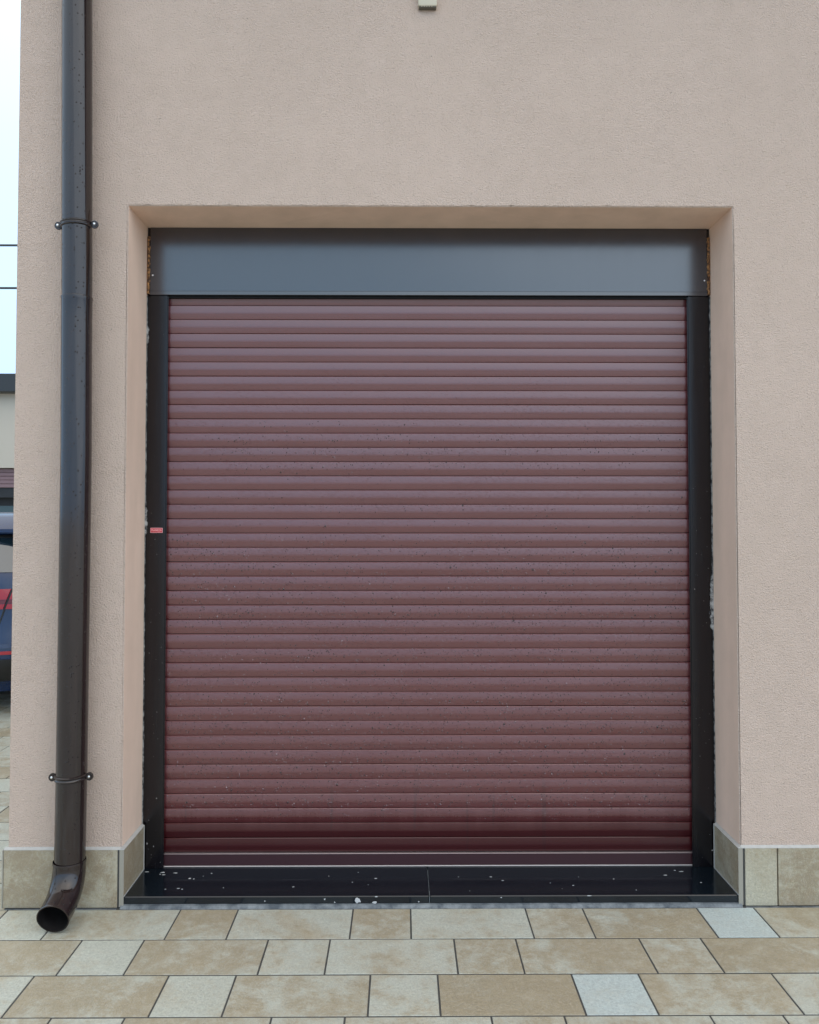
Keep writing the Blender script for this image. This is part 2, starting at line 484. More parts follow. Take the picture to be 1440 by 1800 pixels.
ri = [bm.verts.new((XR, CH, ZT*i/nz_)) for i in range(nz_)] + [ti[-1]]
V = lambda *c: bm.verts.new(c)
a0, a1 = V(WL, 0, -.05), V(WL, 0, WT)
b0, b1 = V(WR, 0, -.05), V(WR, 0, WT)
front = []
front.append(bm.faces.new([a0, lf[0]]+lf[1:]+[a1]))
front.append(bm.faces.new([a1]+tf+[b1]))
front.append(bm.faces.new([b1]+list(reversed(rf))+[b0]))
for A, B in ((lf, li), (rf, ri), (tf, ti)):
    for i in range(len(A)-1):
        front.append(bm.faces.new((A[i], A[i+1], B[i+1], B[i])))
# outer return and back
c0, c1, d0, d1 = V(WL, DEP, -.05), V(WL, DEP, WT), V(WR, DEP, -.05), V(WR, DEP, WT)
for f in ((a0, a1, c1, c0), (b0, d0, d1, b1), (c0, c1, d1, d0), (a1, b1, d1, c1)): front.append(bm.faces.new(f))
# reveals and back wall behind the door
BK = .42
tb0, tb1 = V(XL, BK, ZT), V(XR, BK, ZT)
lb, rb = V(XL, BK, 0), V(XR, BK, 0)
rev = [bm.faces.new(ti+[tb1, tb0]), bm.faces.new([lb]+li+[tb0]), bm.faces.new([rb]+ri+[tb1]), bm.faces.new((lb, tb0, tb1, rb))]
for f in rev: f.material_index = 1
bmesh.ops.triangulate(bm, faces=[f for f in bm.faces if len(f.verts) > 4])
bmesh.ops.recalc_face_normals(bm, faces=bm.faces[:])
obj('wall', bm, [M_plaster, M_reveal], house)
# roof slab with unseen eave above the frame, sized to shade the upper wall
M_roof, *_ = newmat('roof_sheet', (.05, .03, .03), .5)
bm = bmesh.new(); add_box(bm, WL-.45, WR+.4, -.8, DEP+.4, WT+.002, WT+.16, .01)
obj('roof', bm, M_roof, house)

# stone skirting: every tile its own piece, pale grout edge along the top
TK = .012
def skirt(x0, x1, y0, y1, z0=.002, z1=.2, tone=.7, face='y'):
    bm = bmesh.new(); add_box(bm, x0, x1, y0, y1, z0, z1, .0012)
    cx, cy = (x0+x1)/2, (y0+y1)/2
    for v in bm.verts: v.co -= Vector((cx, cy, z0))
    o = obj('skirting_tile', bm, M_skirt, house); o.location = (cx, cy, z0); o.color = (tone, 0, 0, 1)
    return o
skirt(-1.393, -.996, -TK, -.0005, .001, .2, .62)
skirt(1.2095, 1.3215, -TK, -.0005, .001, .2, .15)
skirt(1.3265, 1.7265, -TK, -.0005, .001, .2, .75)
skirt(1.7315, 2.1315, -TK, -.0005, .001, .2, .4)
skirt(2.1365, 2.5365, -TK, -.0005, .001, .2, .6)
# reveal tiles sit on the granite sill
skirt(XL+.0005, XL+.0105, -.0085, .2105, .038, .2, .75)
skirt(XR-.0105, XR-.0005, -.0085, .2105, .038, .2, .65)
# return along the left side of the house
for k in range(8):
    skirt(WL-.011, WL-.0005, -.0005+k*.405, -.0005+k*.405+.4, .001, .2, rnd.random())
def one(name, mat, fn):
    bm = bmesh.new(); fn(bm); bmesh.ops.recalc_face_normals(bm, faces=bm.faces[:]); return obj(name, bm, mat, house)
def wedge_x(x0, x1):
    one('skirting_grout', M_trim, lambda bm: add_extrude_x(bm, [(-.0004, .2005), (-TK, .2005), (-TK, .2015), (-.0004, .2075)], x0, x1, 1, True))
wedge_x(-1.393, XL-.0005); wedge_x(XR+.0005, 2.54)
M_strip, *_ = newmat('corner_profile', (.33, .31, .26), .45)
for x, sgn in ((XL, 1), (XR, -1)):
    def prism(bm, x=x, sgn=sgn):
        q = [(x+sgn*.0005, .2005), (x+sgn*TK, .2005), (x+sgn*TK, .2015), (x+sgn*.0005, .2075)]
        A = [bm.verts.new((a, -TK, b_)) for a, b_ in q]; B = [bm.verts.new((a, .2105, b_)) for a, b_ in q]
        for i in range(4): bm.faces.new((A[i], A[(i+1) % 4], B[(i+1) % 4], B[i]))
        bm.faces.new(A); bm.faces.new(B)
    one('skirting_grout', M_trim, prism)
    def sb(bm, a, b_, *r):
        add_box(bm, min(x+sgn*a, x+sgn*b_), max(x+sgn*a, x+sgn*b_), *r)
    one('skirting_grout', M_trim, lambda bm: sb(bm, .0008, .0115, -.0075, .2100, .0362, .0400))
    one('skirting_grout', M_trim, lambda bm: sb(bm, .0108, .0120, .2030, .2106, .0402, .2003))
    one('corner_profile', M_strip, lambda bm: sb(bm, -.005, .0108, -TK+.0006, -.0088, .003, .2))
    one('corner_joint', M_grout, lambda bm: sb(bm, -.0117, -.0073, -TK+.003, -.0006, .001, .2))
one('corner_profile', M_strip, lambda bm: add_box(bm, -1.3985, -1.3945, -TK+.001, -.001, .001, .2))

# granite sill in two slabs
JX = .098
for x0, x1 in ((XL+.0012, JX-.0008), (JX+.0008, XR-.0012)):
    bm = bmesh.new(); add_box(bm, x0, x1, -.0065, .40, .010, .036, .0026, 1)
    obj('sill_slab', bm, M_granite, house)
bm = bmesh.new(); add_box(bm, JX-.0007, JX+.0007, -.0060, .2, .012, .0355)
obj('sill_joint', bm, M_mortar, house)
bm = bmesh.new()
prof_n = 90
xs = [XL-.0+ (XR-XL)*i/prof_n for i in range(prof_n+1)]
prev = None
for x in xs:
    o1_, o2_ = rnd.uniform(-.0012, .0012), rnd.uniform(-.0015, .0015)
    cur = [bm.verts.new((x, -.004, .0098+o1_*.15)), bm.verts.new((x, -.0125+o1_, .0075+o1_)), bm.verts.new((x, -.0215+o2_, -.003))]
    if prev:
        for i in range(2): bm.faces.new((prev[i], cur[i], cur[i+1], prev[i+1]))
    prev = cur
bmesh.ops.recalc_face_normals(bm, faces=bm.faces[:])
if sum(f.normal.z for f in bm.faces) < 0: bmesh.ops.reverse_faces(bm, faces=bm.faces[:])
obj('mortar_strip', bm, M_mortar, house)
# thin cement line at the foot of the skirting
for x0, x1 in ((-1.40, XL-.012), (XR+.012, 2.54)):
    one('foot_joint', M_mortar, lambda bm: add_box(bm, x0, x1, -.0215, -.0125, -.010, -.0012))

# lime and plaster splashes on the sill
bm = bmesh.new()
r2 = random.Random(3)
for (x, y, rx, ry) in ((-.895, .185, .012, .006), (-.885, .165, .010, .003), (-.845, .18, .012, .003), (-.90, .17, .004, .003),
                       (-.78, .135, .007, .005), (-.765, .13, .004, .006), (-.845, .05, .004, .003), (-.80, .055, .008, .003), (-.785, .05, .003, .007),
                       (-.71, .175, .004, .004), (-.64, .06, .004, .005), (-.39, .065, .006, .003), (-.27, .15, .003, .003),
                       (-.095, .13, .008, .004), (-.18, .10, .003, .003), (.21, .14, .003, .002), (.33, .14, .007, .003), (.37, .11, .006, .003),
                       (.62, .07, .005, .002), (.78, .12, .004, .003), (.98, .15, .010, .003), (1.05, .18, .016, .003), (1.03, .19, .006, .003),
                       (1.09, .09, .006, .002), (-.955, .19, .012, .003)):
    if ry > rx: rx, ry = ry*.6, rx
    blob(bm, (x, y, .0362), rx*.7, ry*.8, 9, .0006, 'z', r2)
for _ in range(8):
    blob(bm, (r2.uniform(XL+.02, XR-.02), r2.uniform(.01, .2), .0362), r2.uniform(.0008, .0022), r2.uniform(.0008, .002), 6, .0005, 'z', r2)
for (x, z, rx, rz) in ((-.155, .022, .0115, .0105), (-.095, .014, .008, .004), (-.09, .034, .006, .0015), (-.27, .026, .003, .003),
                       (-.235, .015, .003, .002), (-.48, .02, .002, .002), (.06, .016, .003, .002), (.66, .035, .008, .0015), (.35, .03, .003, .002)):
    blob(bm, (x, -.0068, z), rx, rz, 11, .0006, 'y', r2)
bmesh.ops.recalc_face_normals(bm, faces=bm.faces[:])
tag(obj('lime_splash', bm, M_splash, house), kind='stuff')

# ------------------------------------------------------------------ roller shutter
shutter = tag(empty('roller_shutter', (0, .24, 0)), 'closed burgundy roller shutter door with dark head box and side rails', 'roller shutter')
shutter.location = (0, 0, 0)
SLX0, SLX1 = -.955, 1.16
SP, Z1, YS = .05535, 2.1905, .2435
bm = bmesh.new()
prof = [(.0040, .0002), (-.0042, -.0002), (-.0068, -.0026), (-.0074, -.0085), (-.0079, -.0160), (-.0082, -.0240), (-.0083, -.0325), (-.0078, -.0340), (-.0068, -.0400), (-.0051, -.0470), (-.0033, -.0534), (.0040, -.0538)]
PROF = prof
add_extrude_x(bm, prof, SLX0, SLX1, 8)
bmesh.ops.recalc_face_normals(bm, faces=bm.faces[:])
if sum(f.normal.y for f in bm.faces) > 0: bmesh.ops.reverse_faces(bm, faces=bm.faces[:])
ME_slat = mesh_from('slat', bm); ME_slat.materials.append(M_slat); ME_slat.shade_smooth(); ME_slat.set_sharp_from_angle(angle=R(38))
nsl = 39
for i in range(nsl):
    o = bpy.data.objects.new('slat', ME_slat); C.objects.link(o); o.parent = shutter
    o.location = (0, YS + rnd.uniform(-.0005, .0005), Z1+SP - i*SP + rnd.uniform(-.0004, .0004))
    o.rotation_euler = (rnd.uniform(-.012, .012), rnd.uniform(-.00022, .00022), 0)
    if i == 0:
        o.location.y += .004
zb = Z1+SP-nsl*SP            # lower end of the last slat
print('slat bottom', zb)
# dark sheet behind the slats
bm = bmesh.new(); add_box(bm, SLX0, SLX1, YS+.006, YS+.010, .045, 2.40)
obj('backing_sheet', bm, M_rail, shutter)
# bottom bar with a pale upper edge, and the rubber seal
bm = bmesh.new()
add_box(bm, SLX0+.02, SLX1-.02, YS-.0125, YS+.005, .0405, zb-.0045, .0012)
obj('bottom_bar', bm, M_bar, shutter)
bm = bmesh.new()
add_box(bm, SLX0+.02, SLX1-.02, YS-.0140, YS+.004, zb-.0043, zb-.0012, .0008)
obj('bottom_bar_edge', bm, M_barlip, shutter)
bm = bmesh.new()
add_box(bm, -.9095, 1.114, YS-.0155, YS+.003, .0365, .0400, .001)
obj('bottom_seal', bm, M_seal, shutter)

# guide rails: front face, thin inner return and a recessed outer strip
for side in (-1, 1):
    xo, xi = (XL+.0005, -.906) if side < 0 else (XR-.0005, 1.1110)
    xm = xo + (.014 if side < 0 else -.014)
    bm = bmesh.new()
    add_box(bm, min(xm, xi), max(xm, xi), .2165, .2330, .0362, 2.2235, .0014, 2)
    add_box(bm, min(xo, xm), max(xo, xm), .2230, .2400, .0362, 2.2235)
    # brush lip at the slot
    xa = xi - side*(-.0) ; 
    add_box(bm, min(xi, xi-side*.0035), max(xi, xi-side*.0035), .2200, .2235, .0370, 2.22)
    obj('guide_rail', bm, M_rail, shutter)
# head box front panel: flat sheet, folded lip, side flanges
bm = bmesh.new()
add_extrude_x(bm, [(.2130, ZT-.0012), (.2130, 2.2400), (.2118, 2.2385), (.2108, 2.2255), (.2118, 2.2240), (.2360, 2.2240), (.2360, ZT-.0012)],
              XL+.0125, XR-.0125, 1, True, wob=None)
bmesh.ops.recalc_face_normals(bm, faces=bm.faces[:])
obj('head_box', bm, M_head, shutter)
bm = bmesh.new()
for x0 in (XL+.001, XR-.0122):
    bm = bmesh.new(); add_box(bm, x0, x0+.0112, .2175, .236, 2.2245, ZT-.001)
    obj('head_box_flange', bm, M_rail, shutter)
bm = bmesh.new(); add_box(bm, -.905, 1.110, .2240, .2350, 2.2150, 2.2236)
obj('head_gap_shade', bm, M_black0, shutter)  # black strip standing in for the shadow gap under the head box
# screws at the ends of the head box
def screw(bm, c, r, h=.003):
    c = Vector(c)
    prev = None
    for rr, dy in ((r, 0), (r*.97, -h*.5), (r*.7, -h*.9), (r*.25, -h)):
        ring = [bm.verts.new(c+Vector((rr*math.cos(6.2832*k/12), dy, rr*math.sin(6.2832*k/12)))) for k in range(12)]
        if prev:
            for k in range(12): bm.faces.new((prev[k], prev[(k+1) % 12], ring[(k+1) % 12], ring[k]))
        prev = ring
    bm.faces.new(prev)
    bmesh.ops.recalc_face_normals(bm, faces=bm.faces[:])
for x, z in ((-.962, 2.300), (1.1745, 2.2835)):
    bm = bmesh.new(); screw(bm, (x, .2128, z), .0042, .003)
    obj('screw', bm, M_screw, shutter, smooth=True)
# weathered foam showing beside the head box, plaster smears beside the rails
def lumpy(x0, x1, z0, z1, y, n, mat, name, parent, amp=.004, fill=1.0, rg=rnd):
    bm = bmesh.new()
    L, Rr = [], []
    for i in range(n+1):
        z = z0+(z1-z0)*i/n
        L.append(bm.verts.new((x0, y+.004, z)))
    rows = []
    for i in range(n+1):
        z = z0+(z1-z0)*i/n
        w = (x1-x0)*rg.uniform(1-amp*100, 1.0)*fill
        rows.append([bm.verts.new((x0, y+.004, z)), bm.verts.new((x0+w*.3, y-rg.uniform(0, .003), z)), bm.verts.new((x0+w*.75, y-rg.uniform(-.001, .002), z)), bm.verts.new((x0+w, y+.006, z))])
    for v in L: bm.verts.remove(v)
    for a, c in zip(rows, rows[1:]):
        for j in range(3): bm.faces.new((a[j], a[j+1], c[j+1], c[j]))
    bmesh.ops.recalc_face_normals(bm, faces=bm.faces[:])
    return obj(name, bm, mat, parent, smooth=True)
lumpy(XL+.0008, XL+.0150, 2.226, 2.45, .2075, 34, M_foam, 'sealant_foam', shutter)
lumpy(XR-.0008, XR-.0150, 2.226, 2.45, .2075, 34, M_foam, 'sealant_foam', shutter)
M_smear, ns, ls, b = newmat('plaster_smear', (.35, .34, .33), .8)
p = coords(ns, ls)
ls.new(mixc(ns, ls, maprange(ns, ls, noise(ns, ls, p, 45, 4, .7), .40, .58), (.03, .03, .032), (.42, .40, .38)), b.inputs['Base Color'])
bm = bmesh.new()
r3 = random.Random(11)
for side in (-1, 1):
    xo = XL if side < 0 else XR
    n = 260
    base = [r3.random() for _ in range(n)]
    prev = None
    for i in range(n+1):
        z = .205+(2.222-.205)*i/n
        a = .0006+.0016*max(0, math.sin(z*5.3+side)*.5+.1)+.0022*r3.random()**6
        if side > 0 and abs(z-1.04) < .10: a = .006+.007*r3.random()
        if side < 0 and (abs(z-2.07) < .03 or abs(z-1.35) < .05): a = .004+.005*r3.random()
        cur = [bm.verts.new((xo-side*.0004, .2120, z)), bm.verts.new((xo-side*(a*.7), .2155, z)), bm.verts.new((xo-side*a, .2226, z))]
        if prev:
            for j in range(2): bm.faces.new((prev[j], prev[j+1], cur[j+1], cur[j]))
        prev = cur
bmesh.ops.recalc_face_normals(bm, faces=bm.faces[:])
tag(obj('plaster_smear', bm, M_smear, house, smooth=True), kind='stuff')
bm = bmesh.new()
for (x, z, rx, rz) in ((1.187, 1.04, .005, .030), (1.182, 1.00, .003, .006), (1.178, 1.17, .003, .001), (1.13, 1.145, .002, .002), (1.125, 1.09, .0015, .002),
                       (1.183, .10, .004, .002), (-.965, .13, .003, .005), (-.93, .30, .002, .002), (-.92, 2.07, .001, .001), (-.96, .11, .002, .002),
                       (1.17, 1.95, .0015, .004), (-.94, .12, .0012, .003), (-.925, 1.0, .001, .001), (-.95, 1.6, .001, .002), (1.14, .6, .001, .001)):
    blob(bm, (x, .2162, z), rx, rz, 10, .0005, 'y', r3)
for _ in range(60):
    sd_ = r3.random() < .5
    x = r3.uniform(-.966, -.912) if sd_ else r3.uniform(1.118, 1.178)
    blob(bm, (x, .2162, r3.uniform(.05, 1.5)), r3.uniform(.0005, .0012), r3.uniform(.0006, .0018), 5, .0004, 'y', r3)
bmesh.ops.recalc_face_normals(bm, faces=bm.faces[:])
tag(obj('plaster_speck', bm, M_smear, shutter), kind='stuff')

# red maker's label on the left rail with pale lettering
bm = bmesh.new(); add_box(bm, -.9630, -.9160, .2156, .21655, 1.3065, 1.3255, .0004)
label = obj('label_sticker', bm, M_pink, shutter)
label['label'] = 'small red sticker with pale lettering and border'
bm = bmesh.new(); add_box(bm, -.9615, -.9175, .21535, .21562, 1.3082, 1.3238)
obj('label_field', bm, M_red, label)
fc = bpy.data.curves.new('label_lettering', 'FONT'); fc.body = 'PIANEZA'; fc.size = .0115; fc.align_x = 'CENTER'; fc.align_y = 'CENTER'
fc.extrude = .0001; fc.space_character = 1.05; fc.offset = .00022
lt0 = bpy.data.objects.new('label_curve', fc); C.objects.link(lt0)
bpy.context.view_layer.update()
ltm = bpy.data.meshes.new_from_object(lt0.evaluated_get(bpy.context.evaluated_depsgraph_get()))
bpy.data.objects.remove(lt0); bpy.data.curves.remove(fc)
ltm.name = 'label_lettering'; ltm.materials.clear(); ltm.materials.append(M_pink)
lt = bpy.data.objects.new('label_lettering', ltm); C.objects.link(lt); lt['kind'] = 'stuff'
lt.parent = label; lt.location = (-.9395, .21522, 1.3160); lt.rotation_euler = (R(90), 0, 0)
lt.scale = (.82, .95, 1)

# rain drops standing on the slats
M_drop, ns, ls, b = newmat('rain_drop', (.17, .095, .105), .04, ior=1.8)
gg = ns.new('ShaderNodeNewGeometry')
ls.new(mixc(ns, ls, math_(ns, ls, 'GREATER_THAN', gg.outputs['Random Per Island'], .58), (.022, .006, .008), (.22, .14, .15)), b.inputs['Base Color'])  # pale and near-black drop colours imitate glints and dark undersides
def dome(vl, fl, c, r, stretch, nrm_y, nrm_z, n=6):
    b0 = len(vl)
    for q, h in ((1.0, 0.0), (.62, .62)):
        for k in range(n):
            a = 6.2832*k/n+(.5 if h else 0)
            dx, dz = r*q*math.cos(a), r*q*stretch*math.sin(a)
            vl.append((c[0]+dx, c[1]+nrm_y*r*h*.8 - dz*nrm_z*-nrm_y*-1*0, c[2]+dz+nrm_z*r*h*.8))
    vl.append((c[0], c[1]+nrm_y*r*.85, c[2]+nrm_z*r*.85))
    for k in range(n):
        k2 = (k+1) % n
        fl.append((b0+k, b0+k2, b0+n+k)); fl.append((b0+k2, b0+n+k2, b0+n+k)); fl.append((b0+n+k, b0+n+k2, b0+2*n))
r4 = random.Random(21)
vl, fl = [], []
def slat_y(z):
    t = (Z1+SP-z) % SP
    for (ya_, za_), (yb_, zb_) in zip(PROF, PROF[1:]):
        if -za_ <= t <= -zb_ and zb_ < za_:
            u = (t+za_)/(za_-zb_); return YS+ya_+(yb_-ya_)*u, t
    return None, t
cnt = 0
while cnt < 13000:
    x, z = r4.uniform(-.90, 1.105), r4.uniform(.17, 1.78)
    ph = math.sin(x*3.1+1.2)*math.sin(x*7.7+z*9)+math.sin(x*17+z*31)*.5
    d = .75
    if z > 1.45: d = max(0, 1-abs(z-1.62)/.13)*(1.0 if -.65 < x < .9 else .35)*(.6+.5*ph)
    elif z > 1.30: d = .12
    elif z > 1.10: d = .45+.25*ph
    if z < .235+.02*math.sin(x*31)+.015*math.sin(x*73): d = 0
    if r4.random() > d: continue
    y, t = slat_y(z)
    if y is None or t > .050 or t < .002: continue
    if z > 1.3 and t > .034 and r4.random() < .7: continue
    r = .0009+.0014*r4.random()**2
    if r4.random() < .03: r *= 1.6
    dome(vl, fl, (x, y, z), r, r4.uniform(.9, 1.5), -1, .1 if t < .034 else -.2)
    cnt += 1
me = bpy.data.meshes.new('rain_drops'); me.from_pydata(vl, [], fl); me.materials.append(M_drop)
bm = bmesh.new(); bm.from_mesh(me); bmesh.ops.recalc_face_normals(bm, faces=bm.faces[:])
bm.to_mesh(me); bm.free(); me.shade_smooth()
o = bpy.data.objects.new('rain_drops', me); C.objects.link(o)
tag(o, 'tiny rain drops scattered over the lower and middle shutter slats', 'rain drops', kind='stuff')

# ------------------------------------------------------------------ downpipe
PX, PY, PR = -1.1365, -.070, .0505
pipe = tag(empty('downpipe', (0, 0, 0)), 'dark brown round rainwater downpipe with bent outlet beside the garage opening', 'downpipe')
bm = bmesh.new()
add_tube(bm, [(PX-.030, PY, 4.88), (PX-.012, PY, 3.2), (PX, PY, 2.160), (PX, PY, 2.118)], [PR]*3+[PR-.0015], 48, False)
obj('pipe', bm, M_pipe, pipe, auto=40)
bm = bmesh.new()
zs = [2.136, 2.1345, 2.131, 2.122, 2.05, 1.6, .5, .205, .17]
rs = [PR-.0005, PR+.0020, PR+.0028, PR+.0008, PR+.0006, PR+.0004, PR+.0004, PR, PR-.001]
xs_ = [PX, PX, PX, PX, PX, PX+.004, PX+.0015, PX-.001, PX-.001]
add_tube(bm, [(x, PY, z) for x, z in zip(xs_, zs)], rs, 48, False)
obj('pipe', bm, M_pipe, pipe, auto=40)
# bent outlet
RB, TB, EX = .110, 72, PX-.002
ctr = []
ctr.append((EX, PY, .192)); ctr.append((EX, PY, .186)); ctr.append((EX, PY, .176))
zc = .176
for i in range(1, 15):
    a = R(TB)*i/14
    ctr.append((EX, PY-RB*(1-math.cos(a)), zc-RB*math.sin(a)))
dirv = Vector((0, -math.sin(R(TB)), -math.cos(R(TB))))
last = Vector(ctr[-1])
for L in (.02, .045, .0525, .0545): ctr.append(tuple(last+dirv*L))
rad = [PR+.0030, PR+.0042, PR+.0024] + [PR+.0022+.0012*(math.sin(i/14*math.pi)) for i in range(1, 15)] + [PR+.0020, PR+.0018, PR+.0026, PR+.0020]
bm = bmesh.new()
rings = add_tube(bm, ctr, rad, 48, False)
obj('outlet_bend', bm, M_pipe, pipe, auto=40)
bm = bmesh.new()
ctr2 = list(reversed(ctr[2:])); rad2 = [r-.0022 for r in reversed(rad[2:])]
rr = add_tube(bm, ctr2, rad2, 48, False)
# rim between inside and outside
e = Vector(ctr2[0])
add = []
o = obj('outlet_inside', bm, M_pipe_in, pipe, auto=40)
bm = bmesh.new()
def ring_pts(c, d, r, n=48):
    u = Vector((1, 0, 0)); v = d.cross(u).normalized()
    return [bm.verts.new(c+u*r*math.cos(6.28318*k/n)+v*r*math.sin(6.28318*k/n)) for k in range(n)]
A = ring_pts(e+dirv*.0003, dirv, rad2[0]-.0004); B = ring_pts(e+dirv*.0003, dirv, rad[-1]+.0004)
for k in range(48): bm.faces.new((A[k], A[(k+1) % 48], B[(k+1) % 48], B[k]))
obj('outlet_rim', bm, M_pipe, pipe)
# welded seam down the bend
bm = bmesh.new()
spts = []
for i, c in enumerate(ctr[1:-2]):
    c = Vector(c); j = i+1
    a_ = Vector(ctr[max(j-1, 0)]); b_ = Vector(ctr[j+1]); t = (b_-a_).normalized()
    u = Vector((1, 0, 0)); v = u.cross(t).normalized()
    if v.y > 0: v = -v
    ang = R(118)
    spts.append(c + (u*math.cos(ang)+v*math.sin(ang))*(rad[j]+.0001))
add_tube(bm, spts, .0011, 6, True)
obj('outlet_seam', bm, M_pipe, pipe, smooth=True)
# clamps
def make_clamp(z, tilt, xc, name='pipe_clamp'):
    bm = bmesh.new()
    segs = 40
    prof = [(0, -.0100), (.0016, -.0096), (.0044, -.0072), (.0046, -.0050), (.0022, -.0028), (.0012, 0), (.0022, .0028), (.0046, .0050), (.0044, .0072), (.0016, .0096), (0, .0100)]
    rows = []
    for i in range(segs+1):
        a = math.pi + math.pi*i/segs
        rows.append([bm.verts.new(((PR+.0012+d)*math.cos(a), (PR+.0012+d)*math.sin(a), h)) for d, h in prof])
    for a, c in zip(rows, rows[1:]):
        for j in range(len(prof)-1): bm.faces.new((a[j], a[j+1], c[j+1], c[j]))
    # ears: rounded lugs standing out on both sides, with a thicker rim
    for sx in (-1, 1):
        cx = sx*(PR+.0125)
        n = 22
        for (r0, yy0, yy1) in ((.0128, -.009, -.003), (.0085, -.0112, -.009)):
            F = [bm.verts.new((cx+r0*math.cos(6.2832*k/n), yy0, r0*1.05*math.sin(6.2832*k/n))) for k in range(n)]
            Bk = [bm.verts.new((cx+r0*1.06*math.cos(6.2832*k/n), yy1, r0*1.1*math.sin(6.2832*k/n))) for k in range(n)]
            for k in range(n): bm.faces.new((F[k], F[(k+1) % n], Bk[(k+1) % n], Bk[k]))
            bm.faces.new(F)
        x0, x1 = sorted((sx*(PR-.002), cx))
        add_box(bm, x0, x1, -.0085, -.003, -.0095, .0095, .001)
        # stand-off bracket to the wall
        x0, x1 = sorted((sx*(PR+.004), sx*(PR+.020)))
        add_box(bm, x0, x1, -.003, .0, -.009, .009, .001)
    bmesh.ops.recalc_face_normals(bm, faces=bm.faces[:])
    add_tube(bm, [(0, PR-.002, 0), (0, -PY+.001, 0)], .005, 10, True)
    o = obj(name, bm, M_pipe, pipe, auto=40)
    o.location = (xc, PY, z); o.rotation_euler = (0, tilt, 0)
    for sx in (-1, 1):
        b2 = bmesh.new(); screw(b2, (sx*(PR+.0130), -.0112, .0005), .0050, .0036)
        obj('screw', b2, M_screw, o, smooth=True)
make_clamp(2.388, R(-2.2), PX-.002)
make_clamp(.4755, R(-1.2), PX+.0015)

# ------------------------------------------------------------------ cream box at the top of the wall
fx = tag(empty('wall_box', (.093, 0, 3.208)), 'small cream plastic box on the plaster above the shutter', 'wall box')
bm = bmesh.new(); add_box(bm, -.0340, .0340, -.022, -.0005, .004, .115, .003, 3)
obj('housing', bm, M_cream, fx, auto=40)
bm = bmesh.new(); add_box(bm, -.0315, .0315, -.0195, -.001, -.0008, .0042, .001)
obj('base_plate', bm, M_creamdark, fx)
bm = bmesh.new()
for k in range(5): add_box(bm, -.022+k*.009, -.019+k*.009, -.0222, -.020, .0005, .0045)
obj('grille', bm, M_cream, fx)

# ------------------------------------------------------------------ neighbouring building
M_nb, ns, ls, b = newmat('neighbour_render', (.52, .48, .40), .9)
p = coords(ns, ls)
ls.new(mixc(ns, ls, noise(ns, ls, p, .8, 4), (.48, .45, .39), (.56, .52, .45)), b.inputs['Base Color'])
M_fascia, *_ = newmat('dark_fascia', (.025, .028, .032), .35)
M_purple, *_ = newmat('mauve_shutter', (.22, .14, .155), .45)
M_dark, *_ = newmat('dark_recess', (.012, .014, .018), .5)
M_gl, *_ = newmat('green_glass', (.06, .10, .10), .08, ior=1.6)
nb = tag(empty('neighbour_building', (-7.5, 12, 0)), 'low beige building with dark flat roof edge seen behind the blue car', 'building')
def nbx(name, m, *a, bev=0.):
    bm = bmesh.new(); add_box(bm, *a, bev)
    for v in bm.verts: v.co -= Vector((-7.5, 12, 0))
    return obj(name, bm, m, nb)
def nb_wall():
    bm = bmesh.new()
    add_box(bm, -13, -3, 12.0, 20, 2.30, 3.69)
    add_box(bm, -13, -10.5, 12.0, 20, -.05, 2.298); add_box(bm, -5.2, -3, 12.0, 20, -.05, 2.298)
    add_box(bm, -10.498, -5.202, 12.6, 20, -.05, 2.297)
    for v in bm.verts: v.co -= Vector((-7.5, 12, 0))
    obj('wall', bm, M_nb, nb)
nb_wall()
nbx('roof', M_fascia, -13.2, -2.8, 11.78, 20.2, 3.692, 4.03, bev=.01)
# half raised mauve shutter, one mesh per slat
for k in range(5):
    nbx('shutter_slat', M_purple, -10.45, -5.25, 12.10, 12.13, 1.935+k*.072, 2.002+k*.072, bev=.006)
nbx('recess_shade', M_dark, -10.47, -5.23, 12.14, 12.40, 1.75, 2.29)  # dark block standing for shade in the opening under the shutter
nbx('window_frame', M_dark, -10.49, -5.21, 12.42, 12.50, 1.60, 1.75)
for k in range(4):
    nbx('window', M_gl, -10.45+k*1.31, -9.17+k*1.31, 12.43, 12.46, .1, 1.598)
    nbx('mullion', M_fascia, -9.168+k*1.31, -9.142+k*1.31, 12.41, 12.48, .1, 1.598)

# overhead cables, each sagging a little between the neighbour's side and a far anchor
M_cable, *_ = newmat('grey_cable', (.07, .075, .08), .6)
for z, sag, lab in ((6.49, .10, 'upper thin grey cable crossing the sky left of the house'), (5.68, .05, 'lower thin grey cable crossing the sky left of the house')):
    bm = bmesh.new()
    pts = []
    for i in range(41):
        u = i/40; pts.append((-22+34*u, 12.0, z - .0 + sag*(4*(u-.43)**2)*1.2))
    add_tube(bm, pts, .022, 8, True)
    tag(obj('overhead_cable', bm, M_cable, smooth=True), lab, 'cable', 'overhead cables left of the house')

# ------------------------------------------------------------------ blue car
M_blue, ns, ls, b = newmat('blue_car_paint', (.001, .022, .090), .25, 0)
b.inputs['Coat Weight'].default_value = .35; b.inputs['Coat Roughness'].default_value = .04
p = coords(ns, ls)
vo = ns.new('ShaderNodeTexVoronoi'); vo.inputs['Scale'].default_value = 90; ls.new(p, vo.inputs['Vector'])
ls.new(bump(ns, ls, maprange(ns, ls, vo.outputs['Distance'], .1, .35, 1, 0, True), .5, .002), b.inputs['Coat Normal'])
M_cglass, *_ = newmat('car_glass', (.012, .026, .036), .06, ior=2.1)
M_black, *_ = newmat('black_plastic', (.012, .012, .013), .45)
M_tyre, *_ = newmat('tyre', (.018, .018, .018), .8)
M_rim, *_ = newmat('alloy', (.5, .5, .52), .3, .9)
M_lamp, *_ = newmat('red_lens', (.42, .008, .018), .10, ior=1.6)
